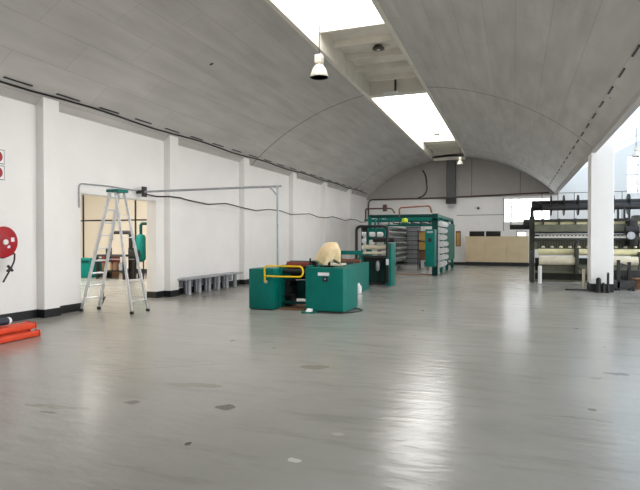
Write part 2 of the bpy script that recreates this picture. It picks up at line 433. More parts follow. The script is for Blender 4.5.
# valley beam at the right springing and the column
struct(MB().box(XR+.02, XR+.24, YB, B, 4.66, 5.1).build('ceiling_valley_beam', 'ceiling'))
m = MB(); m.box(2.17, 2.79, 18.2, 18.95, 0, 4.8, .012); struct(m.build('wall_column', 'wall'))
m = MB(); m.box(2.157, 2.803, 18.187, 18.963, 0, .25); struct(m.build('baseboard_column', 'base_black'))
# next bay: translucent roof rising to the right
m = MB(); m.prism([(2.39, 5.0), (XE, 9.4), (XE, 9.44), (2.39, 5.04)], 'Y', YB, B); struct(m.build('window_8', 'roof_sky'))
m = MB()
for i in range(5):
    y = YB + 2 + i*8.66
    m.bar((2.45, y, 4.93), (XE, y, 9.33), .08, .1)
struct(m.build('ceiling_rafters', 'white'))
# slots cut along both springings
m = MB()
y = 7.4-1.22*6
while y < 33:
    x = XL+.3
    m.bar((x, y, vz(x)-.012), (x, y+.62, vz(x)-.012), .05, .02)
    y += 1.22
struct(m.build('ceiling_slots', 'black'))
m = MB(); y = -5
while y < 33:
    x = XR-.35
    m.bar((x, y, vz(x)-.01), (x, y+.55, vz(x)-.01), .035, .02); y += 1.22
struct(m.build('ceiling_slots', 'black'))

# side room behind the doorway
m = MB(); m.box(-26, XL-.3, 21, 21.2, 0, 5); struct(m.build('wall_side_room_back', 'cream_wall'))
m = MB(); m.box(-26.2, -26, YB, 21.2, 0, 5); m.box(-26, XL-.3, 5, 5.2, 0, 5); struct(m.build('wall_side_room', 'cream_wall'))
m = MB(); m.box(-26, XL-.3, 5.2, 21, 5, 5.2); struct(m.build('ceiling_side_room', 'slat'))
struct(MB().box(-19, -12, 9, 17, 4.95, 4.98).build('window_9', 'room_fill'))  # unseen glowing ceiling panel, added to light the side room
m = MB(); m.box(-26, XL-.3, 20.985, 21, 0, .2); struct(m.build('baseboard_side_room', 'base_black'))
m = MB()
for x in (-22.5, -19.9, -16.8): m.box(x-.04, x+.04, 20.97, 21, .2, 5)
m.box(-26, XL-.3, 20.97, 21, 2.47, 2.53)
struct(m.build('trim_2', 'dark_grey'))

# ---------------------------------------------------------------- wall fittings
# conduit round the doorway and the long black cable
m = MB(); m.tube([(-9.12, 9.5, 2.3), (-9.12, 9.5, 2.84), (-9.12, 10.4, 2.86), (-9.12, 11.5, 2.84)], .016, 8, .1)
tag(m.build('conduit', 'steel', smooth=True), 'thin grey conduit bent over the head of the doorway', 'conduit')
m = MB()
pts = [(-8.93, 11.5, 2.76), (-9.05, 12.2, 2.74), (-8.92, 12.55, 2.77), (-8.92, 13.1, 2.77), (-9.1, 13.6, 2.76)]
yy = 14.5
while yy < 34:
    pts.append((-8.9, yy, 2.70+.07*math.sin(yy*1.7))); yy += 1.1
m.tube(pts, .02, 6, .1)
tag(m.build('cable', 'black', smooth=True), 'long black cable sagging along the white left wall at door-head height', 'cable')
m = MB(); pts = []
yy = YB
while yy < 34:
    x = XL+.25+.02*math.sin(yy*1.45); pts.append((x, yy, vz(x)-.03)); yy += .8
m.tube(pts, .02, 6, .1)
tag(m.build('cable', 'black', smooth=True), 'black cable clipped along the foot of the vault above the left wall', 'cable')

# overhead arm
t = thing('hanging_pipe_frame', (-5.31, 11.76, 0), 'grey pipe frame from the left wall to a post behind the green machine', 'pipe frame')
MB().tube([(-8.93, 11.5, 2.81), (-5.22, 11.77, 2.86)], .028, 10).build('arm', 'steel', t, True)
MB().cyl((-5.31, 11.76, 0), (-5.31, 11.76, 2.85), .028).build('post', 'steel', t, True)
MB().tube([(-5.5, 11.74, 2.85), (-5.31, 11.76, 2.62)], .02, 8, 0).build('brace', 'steel', t, True)
MB().box(-8.95, -8.91, 11.42, 11.58, 2.68, 2.94).build('wall_bracket', 'dark_grey', t)
MB().box(-9.15, -8.95, 11.45, 11.55, 2.77, 2.85).build('bracket_arm', 'dark_grey', t)

# hose reel
t = thing('fire_hose_reel', (-9.0, 7.43, 1.3), 'red fire hose reel mounted on the white left wall', 'hose reel')
MB().lathe((-8.93, 7.43, 1.545), [(.27, 0), (.29, .01), (.29, .03), (.25, .04), (.1, .05), (.09, .06), (0, .06)], 32, 'X').build('disc', 'red', t, True)
MB().lathe((-8.9+.03, 7.43, 1.545), [(.05, 0), (.05, .02), (.02, .03), (.0, .03)], 20, 'X').build('hub', 'white', t, True)
MB().lathe((-9.13, 7.43, 1.545), [(.05, 0), (.05, .03), (.18, .035), (.18, .17), (.26, .175), (.26, .19)], 28, 'X').build('drum', 'black', t, True)
MB().box(-8.885, -8.878, 7.56, 7.63, 1.55, 1.63).build('sticker', 'white', t); MB().box(-8.885, -8.878, 7.48, 7.54, 1.43, 1.48).build('sticker', 'white', t)
m = MB(); m.tube([(-8.98, 7.3, 1.33), (-8.95, 7.42, 1.24), (-8.95, 7.6, 1.3), (-8.93, 7.68, 1.34), (-8.92, 7.66, 1.18), (-8.92, 7.58, 1.04), (-8.92, 7.5, .92), (-8.92, 7.42, .8)], .016, 8, .06); m.build('hose', 'black', t, True)
m = MB(); m.cyl((-8.92, 7.52, 1.1), (-8.92, 7.62, 1.0), .025); m.cyl((-8.92, 7.50, 1.0), (-8.92, 7.60, 1.06), .02); m.build('nozzle', 'dark_grey', t, True)
for z, lb in ((3.02, 'upper white square fire sign with red disc high on the left wall'), (2.72, 'lower white square fire sign with red disc high on the left wall')):
    t = thing('fire_sign', (-9.14, 7.51, z), lb, 'sign', 'fire signs on the left wall')
    m = MB(); m.box(-9.148, -9.14, 7.37, 7.65, z, z+.27)
    m.build('plate', 'dark_grey', t); MB().box(-9.14, -9.137, 7.38, 7.64, z+.01, z+.26).build('face', 'white', t)
    m = MB(); m.lathe((-9.14, 7.5, z+.135), [(.105, 0), (.105, .004), (0, .004)], 24, 'X'); m.build('symbol', 'red', t)

# ---------------------------------------------------------------- stepladder
def ladder():
    t = thing('stepladder', (-8.3, 9.75, 0), 'tall aluminium stepladder with green top cap standing open in front of the doorway', 'ladder')
    Z = 2.64
    A, Bq, C, D = Vector((-9.03, 9.45, 0)), Vector((-8.92, 9.87, 0)), Vector((-7.66, 9.44, 0)), Vector((-7.66, 9.97, 0))
    ta, tb = Vector((-8.36, 9.60, Z)), Vector((-8.34, 9.86, Z)); tc, td = Vector((-8.22, 9.60, Z)), Vector((-8.20, 9.86, Z))
    for a, b in ((A, ta), (Bq, tb)):
        r = MB().bar(a+(b-a)*.02, b, .07, .028, (0, 1, 0)).build('rail', 'alu', t)
        MB().box(a.x-.04, a.x+.04, a.y-.03, a.y+.03, 0, .06, .008).build('rubber_foot', 'black', r)
    for a, b in ((C, tc), (D, td)):
        r = MB().bar(a+(b-a)*.02, b, .055, .028, (0, 1, 0)).build('rear_rail', 'alu', t)
        MB().box(a.x-.035, a.x+.035, a.y-.03, a.y+.03, 0, .06, .008).build('rubber_foot', 'black', r)
    for i in range(9):
        s = (i+1)*.28/Z*1.0
        a = A.lerp(ta, s); b = Bq.lerp(tb, s)
        MB().box(a.x-.05, a.x+.06, a.y, b.y, a.z-.015, a.z+.015, .004).build('tread', 'alu', t)
    for s in (.10, .27, .62, .8):
        a = C.lerp(tc, s); b = D.lerp(td, s)
        MB().bar(a, b, .04, .02).build('rear_brace', 'alu', t)
    MB().box(-8.43, -8.12, 9.55, 9.91, Z-.01, Z+.05, .012).build('top_cap', 'green', t)
    for y in (9.56, 9.92):
        MB().bar((-8.66, y-.0, 1.15), (-7.98, y, 1.15), .02, .008).build('spreader', 'alu', t)
    # cord hung on the lower part
    MB().tube([(-8.84, 9.88, .55), (-8.86, 9.95, .35), (-8.85, 9.9, .2), (-8.8, 9.95, .3), (-8.82, 9.86, .12)], .012, 6, .04).build('cord', 'dark_grey', t, True)
ladder()

# ---------------------------------------------------------------- low bench on drum legs
t = thing('low_bench', (-8.93, 14.65, 0), 'long low grey steel bench on round legs against the left wall', 'bench')
MB().box(-9.13, -8.7, 12.95, 16.4, .43, .475, .006).build('bench_top', 'steel', t)
for i in range(6):
    y = 13.30+i*.54
    for x, r in ((-8.79, .062), (-9.04, .062)):
        MB().lathe((x, y+(0 if x > -8.9 else .2 if i < 5 else -.15), 0), [(r, 0), (r*1.08, .01), (r*1.08, .03), (r, .04), (r, .41), (r*1.15, .43)], 16).build('leg', 'steel', t, True)
MB().box(-9.12, -9.10, 13.0, 16.35, .2, .42).build('back_panel', 'steel', t)

# ---------------------------------------------------------------- orange beams by the wall
for i, (x, z, ye, lb) in enumerate(((-7.40, 0, 6.78, 'orange steel rack beam lying nearest the camera at the bottom of the pile'),
                                   (-7.56, 0, 6.74, 'orange steel rack beam in the middle of the bottom row of the pile'),
                                   (-7.72, 0, 6.8, 'orange steel rack beam at the wall side of the bottom row'),
                                   (-7.50, .115, 6.8, 'orange steel rack beam on the upper row nearest the camera'),
                                   (-7.68, .115, 6.84, 'orange steel rack beam on the upper row at the wall side'))):
    t = thing('rack_beam', (x, ye, z), lb, 'beam', 'orange rack beams piled by the wall')
    MB().box(x-.05, x+.05, 4.2, ye, z+.005, z+.10, .018, 3).build('beam_body', 'orange', t, True)
    MB().box(x-.055, x+.055, ye, ye+.012, z+.002, z+.108, .004).build('end_plate', 'orange', t)
t = thing('blue_roll', (-7.62, 6.2, .22), 'dark blue roll with a white end lying on top of the orange beams', 'roll')
MB().cyl((-7.62, 4.4, .292), (-7.62, 6.4, .292), .06, 18).build('roll_body', 'navy', t, True)
MB().lathe((-7.62, 6.4, .292), [(.06, 0), (.06, .04), (.045, .06), (0, .06)], 18, 'Y').build('end_cap', 'white', t, True)

# ---------------------------------------------------------------- front green machine
t = thing('winding_machine', (-4.6, 11.6, 0), 'green winding machine with two cabinets and a yellow guard rail in mid floor', 'machine')
c = MB().box(-5.69, -5.07, 11.0, 11.62, .02, .93, .02, 2).build('end_cabinet', 'green', t, True)
MB().box(-5.66, -5.10, 11.03, 11.6, 0, .03).build('plinth', 'black', c)
c = MB().prism([(-4.34, 11.1), (-3.55, 11.1), (-3.48, 11.12), (-3.44, 11.18), (-3.43, 11.26), (-3.43, 12.1), (-4.34, 12.1)], 'Z', .03, .95).build('control_cabinet', 'green', t, True)
MB().box(-4.3, -3.48, 11.14, 12.05, 0, .04).build('plinth', 'black', c)
MB().box(-4.05, -3.79, 11.09, 11.1, .80, .87).build('label_plate', 'white', c)
MB().box(-3.93, -3.82, 11.085, 11.1, .67, .77).build('switch', 'black', c)
MB().cyl((-3.875, 11.07, .73), (-3.875, 11.1, .73), .02).build('key_knob', 'steel', c)
MB().box(-4.3, -3.48, 11.14, 12.05, .95, .965, .004).build('top_sheet', 'green', c)
# middle: side frames, roller, back panel, bars
MB().box(-5.07, -5.03, 11.3, 12.2, 0, 1.0).build('side_frame', 'green', t)
MB().box(-4.4, -4.34, 11.3, 12.2, 0, 1.0).build('side_frame', 'green', t)
MB().box(-5.03, -4.4, 11.95, 12.0, .18, .62).build('back_panel', 'green_dark', t)
MB().cyl((-5.03, 11.7, .99), (-4.4, 11.7, .99), .085, 22).build('roller', 'red_brown', t, True)
MB().cyl((-5.03, 11.45, .86), (-4.4, 11.45, .86), .055, 18).build('pressure_roller', 'black', t, True)
MB().cyl((-5.03, 12.0, .80), (-4.4, 12.0, .80), .09, 18).build('tension_roller', 'black', t, True)
MB().box(-5.03, -4.4, 12.15, 12.2, .62, .98).build('rear_plate', 'black', t)
MB().box(-5.1, -4.36, 12.0, 12.1, 1.02, 1.08).build('top_rail', 'green', t)
MB().box(-5.03, -4.4, 11.4, 11.5, .12, .17).build('cross_bar', 'green_dark', t)
m = MB(); m.box(-5.03, -4.86, 11.55, 11.85, .05, .5); m.cyl((-4.95, 11.5, .58), (-4.95, 11.9, .58), .07); m.cyl((-5.03, 11.5, .3), (-4.75, 11.5, .3), .02)
m.build('drive_motor', 'black', t, True)
MB().box(-5.05, -4.36, 11.2, 12.2, 0, .03).build('base_plate', 'brown', t)
m = MB(); m.tube([(-5.27, 10.97, .62), (-5.27, 10.95, 1.0), (-4.38, 10.95, 1.0), (-4.33, 10.95, .88), (-4.38, 10.95, .77), (-5.27, 10.95, .77)], .02, 10, .09)
g = m.build('guard_rail', 'yellow', t, True)
MB().lathe((-5.24, 10.95, .64), [(.035, 0), (.035, .04), (0, .05)], 14, 'Y').build('mount_knob', 'steel', g, True)
m = MB(); m.tube([(-4.5, 11.7, 1.0), (-4.35, 11.75, 1.1), (-4.2, 11.8, 1.15)], .03, 8); m.cyl((-4.42, 11.6, 1.0), (-4.42, 11.6, 1.16), .02); m.box(-4.46, -4.3, 11.66, 11.8, .97, 1.08)
m.build('yarn_guide', 'black', t, True)

# small green foot pedal and floor cable
t = thing('foot_pedal', (-4.18, 10.9, 0), 'small green foot pedal on the floor in front of the green machine', 'pedal')
MB().box(-4.34, -4.02, 10.82, 10.98, 0, .035, .008).build('pedal_base', 'green', t)
MB().prism([(10.84, .035), (10.96, .035), (10.96, .09), (10.86, .05)], 'X', -4.24, -4.12).build('treadle', 'white', t)
m = MB(); m.tube([(-4.02, 10.92, .012), (-3.75, 10.98, .012), (-3.5, 11.0, .012), (-3.3, 11.25, .012), (-3.15, 11.6, .012), (-3.3, 11.85, .012), (-3.52, 11.9, .012)], .012, 6, .12)
tag(m.build('floor_cable', 'black', smooth=True), 'black cable lying on the floor round the green control cabinet', 'cable')

# cream cloth thrown over a stand
def cloth():
    bm = bmesh.new(); n = 44; R = 14; rings = []
    for j in range(R+1):
        s = j/R; ring = []
        for k in range(n):
            a = 2*PI*k/n
            r = .02+.18*min(1, (s*2.2)**.6) + .05*s
            fold = max(0, s-.2)
            r *= 1 + .26*fold*math.sin(4*a+.9) + .10*fold*math.sin(9*a+1+s*2)
            x = -3.90 - .12*s + r*math.cos(a)*1.05; y = 11.66 + r*math.sin(a)*.8
            z = 1.53 - .08*s - .46*max(0, s-.14)**.95 - .05*s*math.sin(3*a+.6) + .03*s*max(0, math.cos(a+.3))
            z = max(z, .972)
            if j == 0: z = 1.535
            ring.append(bm.verts.new((x, y, z)))
        rings.append(ring)
    for a, b in zip(rings, rings[1:]):
        for k in range(n): bm.faces.new((a[k], b[k], b[(k+1) % n], a[(k+1) % n]))
    bm.faces.new(rings[0])
    bmesh.ops.recalc_face_normals(bm, faces=bm.faces)
    q = MB(); q._add(bm); o = q.build('cloth', 'cream_cloth', smooth=True)
    md = o.modifiers.new('s', 'SOLIDIFY'); md.thickness = .008
    tag(o, 'cream cotton cloth thrown over the spool stand on the green control cabinet', 'cloth')
cloth()
t = thing('spool_stand', (-4.03, 11.72, .965), 'dark spool stand on the green cabinet, mostly hidden under the cream cloth', 'stand')
MB().cyl((-4.0, 11.7, .965), (-3.95, 11.7, 1.5), .03).build('stem', 'black', t, True)
MB().box(-4.18, -3.85, 11.6, 11.84, .965, .99).build('foot', 'black', t)

# ---------------------------------------------------------------- second green unit behind it
t = thing('yarn_feeder', (-4.6, 15.4, 0), 'green feeder unit with an open top standing behind the winding machine', 'machine')
MB().box(-4.42, -4.36, 14.2, 16.7, 0, .88, .01).build('side_panel', 'green', t)
MB().box(-5.1, -5.04, 14.2, 16.7, 0, .88, .01).build('side_panel', 'green', t)
MB().box(-5.04, -4.42, 16.5, 16.6, .1, .85).build('end_panel', 'green_dark', t)
MB().box(-5.04, -4.42, 14.25, 14.35, .1, .7).build('end_panel', 'green_dark', t)
MB().box(-5.15, -4.5, 14.3, 14.7, .86, .92, .008).build('tray', 'cream_roll', t)
MB().cyl((-5.02, 15.2, .86), (-4.42, 15.2, .86), .09, 18).build('feed_roller', 'dark_grey', t, True)
MB().cyl((-5.02, 15.9, .90), (-4.42, 15.9, .90), .09, 18).build('feed_roller', 'orange_pipe', t, True)
MB().box(-5.2, -4.4, 16.0, 16.12, 1.12, 1.24, .01).build('cross_beam', 'green', t)
MB().cyl((-5.1, 16.06, .9), (-5.1, 16.06, 1.15), .03).build('upright', 'green', t)
MB().cyl((-4.5, 16.06, .9), (-4.5, 16.06, 1.15), .03).build('upright', 'green', t)
t = thing('plastic_jug', (-4.31, 15.3, 0), 'small white plastic jug on the floor beside the green feeder unit', 'jug')
MB().lathe((-4.31, 15.3, 0), [(.06, 0), (.085, .01), (.09, .05), (.09, .19), (.07, .24), (.035, .26), (.035, .28)], 20).build('jug_body', 'white', t, True)
MB().cyl((-4.31, 15.3, .28), (-4.31, 15.3, .31), .038).build('cap', 'white', t, True)

# ---------------------------------------------------------------- third machine: roller stand with black pipe frame
t = thing('roller_stand_machine', (-4.7, 18.9, 0), 'green and black machine with cream rollers under a black pipe hoop', 'machine')
m = MB(); m.tube([(-5.12, 17.9, .6), (-5.12, 17.9, 2.03), (-4.04, 17.9, 2.03), (-4.04, 17.9, 1.0)], .05, 10, .16); m.build('pipe_hoop', 'black', t, True)
MB().box(-5.18, -5.04, 17.8, 18.0, 0, .95, .01).build('hoop_foot', 'green', t)
MB().box(-4.11, -3.93, 18.02, 18.75, 0, 1.46, .015).build('side_cabinet', 'green', t, True)
MB().box(-5.03, -4.93, 18.0, 19.4, 0, 1.15, .015).build('side_cabinet', 'green', t, True)
MB().box(-4.93, -4.13, 18.3, 18.36, .1, .95).build('front_panel', 'black', t)
for i in range(3): MB().box(-4.82+i*.23, -4.69+i*.23, 18.27, 18.3, .12, .82).build('front_slat', 'green_dark', t)
MB().box(-4.95, -4.13, 17.95, 18.3, .04, .10).build('foot_rail', 'black', t)
MB().box(-5.05, -4.0, 17.95, 18.4, .98, 1.03, .01).build('table', 'dark_grey', t)
MB().box(-4.93, -4.13, 18.1, 18.16, .84, .97, .01).build('apron', 'black', t)
MB().cyl((-4.93, 18.1, 1.12), (-4.13, 18.1, 1.12), .05, 18).build('roller', 'cream_roll', t, True)
MB().cyl((-4.93, 18.2, 1.32), (-4.13, 18.2, 1.32), .085, 18).build('roller', 'cream_roll', t, True)
MB().cyl((-4.55, 18.0, 1.58), (-3.82, 18.0, 1.58), .085, 18).build('roller', 'black', t, True)
MB().box(-4.88, -4.80, 18.3, 18.4, 1.0, 2.0).build('upright', 'green', t)
MB().box(-4.60, -4.54, 18.3, 18.4, 1.4, 2.3).build('upright', 'green', t)
MB().box(-4.25, -4.19, 18.3, 18.4, 1.4, 2.0).build('upright', 'green', t)
MB().box(-4.88, -4.15, 18.36, 18.42, 1.55, 1.98).build('top_panel', 'green', t)
MB().box(-4.92, -4.76, 17.98, 18.08, 1.84, 2.0).build('gear_box', 'black', t)
m = MB(); m.lathe((-4.42, 18.12, .50), [(.03, 0), (.07, .05), (.075, .28), (.02, .36)], 16); m.build('dial', 'steel', t, True)
MB().box(-4.10, -4.01, 17.95, 18.0, .72, .92, .01).build('gauge', 'white', t)
m = MB(); m.box(-4.07, -4.0, 17.9, 18.0, .1, .7, .01); m.build('side_guard', 'black', t)
for i, z in enumerate((1.82, 1.55, 1.30)):
    for j, (x, q) in enumerate(((-5.42, 'left'), (-4.80, 'middle'), (-4.52, 'right'))):
        if j > 0 and i == 2: continue
        if j > 0: x += .05
        o = MB().lathe((x, 19.7 if j == 0 else 18.25, z-.02 if j == 0 else z-.06), [(.02, 0), (.085, .01), (.085, .16), (.06, .2), (.02, .2)], 14, 'X').build('yarn_package', 'yarn', None, True)
        tag(o, 'white yarn package, %s spindle, %s row, behind the black pipe hoop' % (q, ('top', 'middle', 'bottom')[i]), 'yarn package', 'yarn packages behind the pipe hoop')
MB().box(-5.46, -5.40, 19.75, 19.8, 0, 2.1).build('spindle_post', 'green_dark', t)

# ---------------------------------------------------------------- creel
CX0, CX1, CY0, CY1, CH = -6.3, -3.3, 24.3, 31.0, 2.62
t = thing('yarn_creel', ((CX0+CX1)/2, CY0, 0), 'large green steel creel frame filled with white yarn near the back wall', 'creel')
for y in (CY0, 26.3, 28.6, CY1):
    for x in (CX0, -5.05, CX1):
        if x == -5.05 and y != CY0 and y != CY1: continue
        if x == -5.05 and y == CY0: continue
        MB().box(x-.07, x+.07, y-.07, y+.07, 0, CH).build('post', 'green', t)
for x in (CX0, CX1): MB().box(x-.06, x+.06, CY0, CY1, CH-.02, CH+.10).build('top_beam', 'green', t)
for y in (CY0, CY1): MB().box(CX0, CX1, y-.06, y+.06, CH-.05, CH+.09).build('top_beam', 'green_dark', t)
for y in (25.3, 26.6, 28.0, 29.5): MB().box(CX0, CX1, y-.04, y+.04, CH-.03, CH+.05).build('cross_beam', 'green', t)
MB().box(CX0-.2, CX1+.15, CY0-.3, CY0-.22, 2.42, 2.50).build('front_rail', 'green', t)
for i in range(7):
    z = .32+i*.31
    MB().box(CX1-.03, CX1+.03, CY0, CY1, z-.02, z+.02).build('side_rail', 'green_dark', t)
MB().box(CX1-.29, CX1+.10, CY0-1.1, CY0-.4, .42, 2.02, .02).build('control_cabinet', 'green', t, True)
MB().box(CX1-.22, CX1+.03, CY0-1.12, CY0-1.1, 1.86, 1.94).build('label_plate', 'steel', t)
MB().box(CX1-.16, CX1-.02, CY0-1.13, CY0-1.1, 1.48, 1.64).build('switch_panel', 'black', t)
MB().box(CX1-.12, CX1+.12, CY0-.30, CY0-.12, 0, 2.72).build('cabinet_post', 'green_dark', t)
MB().box(-5.2, CX1, CY0-.1, CY0, 0, .035).build('floor_rail', 'brown', t)
for i in range(8):
    z = .3+i*.27
    MB().box(CX0+.3, CX0+.62, CY0+.6, CY1-.1, z-.03, z-.002).build('inner_shelf', 'dark_grey', t)
MB().box(CX0+.2, CX0+.25, CY0+.5, CY1, .1, 2.4).build('inner_panel', 'steel', t)
m = MB()
for i in range(9): m.box(-6.05, -4.86, 30.2, 30.24, .25+i*.25, .28+i*.25)
m.build('back_rack', 'dark_grey', t)
MB().box(-6.1, -4.75, 30.26, 30.3, .2, 2.3).build('back_panel', 'steel', t)
MB().box(-4.86, -4.74, 29.9, 30.3, 0, 2.3).build('back_post', 'white', t)
MB().box(CX1+.02, CX1+.14, 27.0, CY1, .5, 2.4).build('side_panel', 'green', t)
for z in (.45, 2.38): MB().box(CX0, CX1, CY0+.02, CY0+.08, z, z+.05).build('cross_rail', 'green_dark', t) if z > 1 else None
for x in (-5.9, -5.4, -4.9): MB().box(x-.02, x+.02, CY0-.05, CY0+.0, 2.2, 2.6).build('hanger', 'green_dark', t)
MB().box(CX0, CX1, CY0+.3, CY0+.36, 2.18, 2.26).build('cross_rail', 'green', t)
for i in range(6): MB().box(-5.9+i*.42, -5.84+i*.42, CY0+1.2, CY0+5.5, 2.34, 2.40).build('thread_rail', 'green_dark', t)
# yarn on the near (right) side
cone_me = None
proto = MB().lathe((0, 0, 0), [(.03, -.13), (.125, -.125), (.13, -.1), (.115, .1), (.09, .13), (.03, .13)], 12, 'Y').build('yarn_cone', 'yarn', None, True)
protoX = proto
first = True
ORD = ('first', 'second', 'third', 'fourth', 'fifth', 'sixth', 'seventh', 'eighth', 'ninth', 'tenth', 'eleventh', 'twelfth')
ORD2 = ('lowest', 'second', 'third', 'fourth', 'fifth', 'sixth', 'seventh', 'topmost')
rown = ('bottom', 'second', 'third', 'fourth', 'fifth', 'sixth', 'top')
for i in range(7):
    for j in range(7):
        x = CX1+.13; y = CY0+.42+j*.34; z = .34+.135+i*.31-.135
        if first: o = proto; first = False
        else: o = proto.copy(); COL.objects.link(o)
        o.location = (x+random.uniform(-.03, .05), y, z-.03)
        tag(o, 'white yarn cone, %s from the front in the %s row outside the green creel' % (ORD[j], rown[i]), 'yarn cone', 'yarn cones, %s row outer side of the creel' % rown[i])
p2 = None
for i in range(8):
    for j in range(12):
        o = proto.copy(); COL.objects.link(o)
        o.location = (CX0+.47, CY0+.8+j*.45, .3+i*.27+.12)
        tag(o, 'white yarn cone, %s from the front on the %s inner shelf of the creel' % (ORD[j], ORD2[i]), 'yarn cone', 'yarn cones, inner creel shelf %s from the floor' % ('one', 'two', 'three', 'four', 'five', 'six', 'seven', 'eight')[i])
# amber crates at the back of the creel
for i, z in enumerate((.55, 1.05, 1.55)):
    t2 = thing('plastic_crate', (-4.43, 28, z), '%s plastic crate in the stack inside the green creel' % ('lowest brown', 'middle amber', 'topmost amber')[i], 'crate', 'crates inside the creel')
    MB().box(-4.62, -4.24, 27.8, 28.3, z, z+.44, .02).build('crate_body', 'brown' if i == 0 else 'amber', t2)
    MB().box(-4.64, -4.22, 27.78, 28.32, z+.40, z+.46, .01).build('rim', 'brown', t2)
t2 = thing('steel_rack', (-4.43, 28.05, 0), 'narrow dark rack carrying the crates inside the green creel', 'rack')
for x in (-4.66, -4.20):
    for y in (27.76, 28.34): MB().box(x-.02, x+.02, y-.02, y+.02, 0, 2.05).build('upright', 'dark_grey', t2)
for z in (.54, 1.04, 1.54): MB().box(-4.66, -4.20, 27.76, 28.34, z-.02, z).build('shelf', 'dark_grey', t2)
m = MB().lathe((-4.62, 24.0, 2.33), [(.08, 0), (.14, .03), (.14, .16), (.06, .2)], 14)
tag(m.build('lime_container', 'lime', smooth=True), 'lime green container on a bracket under the front beam of the creel', 'container')

tc_ = thing('container_bracket', (-4.62, 24.1, 2.3), 'small green shelf bracket holding the lime container at the creel front', 'bracket')
MB().box(-4.76, -4.48, 23.86, 24.2, 2.30, 2.33).build('shelf', 'green', tc_)
MB().box(-4.64, -4.60, 24.14, 24.2, 2.33, 2.58).build('hanger', 'green', tc_)
# overhead brown pipes above creel
t = thing('brown_pipework', (-5.6, 23.5, 2.6), 'brown pipework looping above the green creel', 'pipes')
m = MB(); m.tube([(-6.4, 23.9, 2.4), (-6.4, 23.9, 2.98), (-5.2, 23.9, 2.98), (-5.05, 23.9, 2.75)], .035, 8, .1); m.build('pipe', 'brown_pipe', t, True)
m = MB(); m.tube([(-4.85, 23.9, 2.6), (-4.85, 23.9, 3.0), (-3.5, 23.9, 3.06), (-3.42, 23.9, 2.75)], .035, 8, .12); m.build('pipe', 'orange_pipe', t, True)
MB().box(-5.58, -5.42, 23.8, 24.0, 2.85, 3.15).build('valve', 'brown_pipe', t)
m = MB(); m.tube([(-6.4, 25.0, 2.6), (-6.4, 26, 2.75)], .03, 8)
t.location = t.location
m.build('branch', 'brown_pipe', t, True)

# pipe along the back wall, conduit, duct
m = MB(); m.tube([(-9.0, B-.15, 2.9), (-9.0, B-.15, 4.17), (-4.5, B-.15, 4.17), (1.9, B-.15, 4.33)], .045, 10, .3)
tag(m.build('wall_pipe', 'brown_pipe', smooth=True), 'dark pipe running across the whole back wall below the vault', 'pipe')
m = MB(); m.tube([(-5.5, B-.1, 5.95), (-5.28, B-.1, 5.6), (-5.2, B-.1, 4.7), (-5.4, B-.1, 4.35), (-5.8, B-.1, 4.2)], .036, 8, .2)
tag(m.build('vent_hose', 'black', smooth=True), 'curved black hose on the back wall left of the duct', 'hose')
t = thing('air_duct', (-3.7, B-.3, 3.78), 'dark grey rectangular air duct dropping down the back wall', 'duct')
MB().box(-3.95, -3.43, B-.7, B-.22, 4.1, 6.42, .01).build('duct_body', 'duct', t)
MB().box(-3.98, -3.40, B-.73, B-.2, 3.78, 4.14, .01).build('inlet', 'black', t)
t = thing('wall_camera', (-2.1, B-.1, 3.45), 'small black camera on the back wall above the beige boarding', 'camera')
MB().box(-2.16, -2.04, B-.1, B, 3.45, 3.57, .01).build('mount', 'black', t)
MB().cyl((-2.1, B-.1, 3.5), (-2.1, B-.3, 3.46), .06).build('body', 'black', t, True)

# beige boarding
t = thing('partition', (-1.05, 33.9, 0), 'beige boarded partition standing in front of the back wall', 'partition')
for i in range(3):
    x0 = -2.83+i*1.2
    MB().box(x0+.004, x0+1.196, 33.82, 33.9, .22, 1.76, .006).build('board', 'beige', t)
MB().box(-2.8, .75, 33.86, 34.0, 0, .22).build('plinth', 'base_black', t)
t = thing('notice_frame', (-3.28, B, 1.3), 'narrow orange framed board on the back wall beside the creel', 'frame')
MB().box(-3.45, -3.15, B-.03, B, 1.15, 2.1).build('frame', 'orange_pipe', t)
MB().box(-3.40, -3.20, B-.04, B-.03, 1.2, 2.0).build('panel', 'amber', t)

# ---------------------------------------------------------------- loom
LX0, LX1, LY = .62, 6.2, 22.0
t = thing('tufting_loom', (2.6, LY, 0), 'long olive grey carpet tufting loom with fabric rolls behind the white column', 'loom')
for x in (LX0, 4.1, LX1):
    m = MB(); m.box(x-.09, x+.09, LY-.1, LY+.5, 0, 2.45, .015); m.box(x-.07, x+.07, LY-.65, LY-.1, 0, 1.15, .015)
    m.build('side_frame', 'olive_dark', t)
m = MB(); m.tube([(LX0, LY+.1, 2.4), (LX0, LY+.1, 2.85), (LX0+.35, LY+.1, 2.95)], .06, 10, .15); m.build('roll_arm', 'black', t, True)
MB().cyl((LX0-.02, LY+.1, 2.86), (LX1, LY+.1, 2.86), .19, 24).build('warp_beam', 'black', t, True)
MB().cyl((LX0+.35, LY-.15, 2.78), (LX1, LY-.15, 2.78), .12, 24).build('warp_beam', 'dark_grey', t, True)
for x in (1.28, 1.72, 2.2, 2.9, 3.35, 3.85, 4.4, 5.0, 5.6):
    MB().cyl((x-.02, LY+.1, 2.86), (x+.02, LY+.1, 2.86), .38, 28).build('beam_flange', 'black', t, True)
for x in (.95, 1.5, 2.05, 3.1, 3.6, 4.3, 5.2):
    MB().cyl((x, LY-.2, 2.3), (x, LY-.2, 3.3), .012, 6).build('guide_rod', 'dark_grey', t)
MB().cyl((LX0+.2, LY-.2, 3.3), (LX1, LY-.2, 3.3), .01, 6).build('guide_wire', 'dark_grey', t)
MB().box(LX0-.3, LX1, LY-.2, LY-.12, 2.24, 2.34, .01).build('top_rail', 'olive_dark', t)
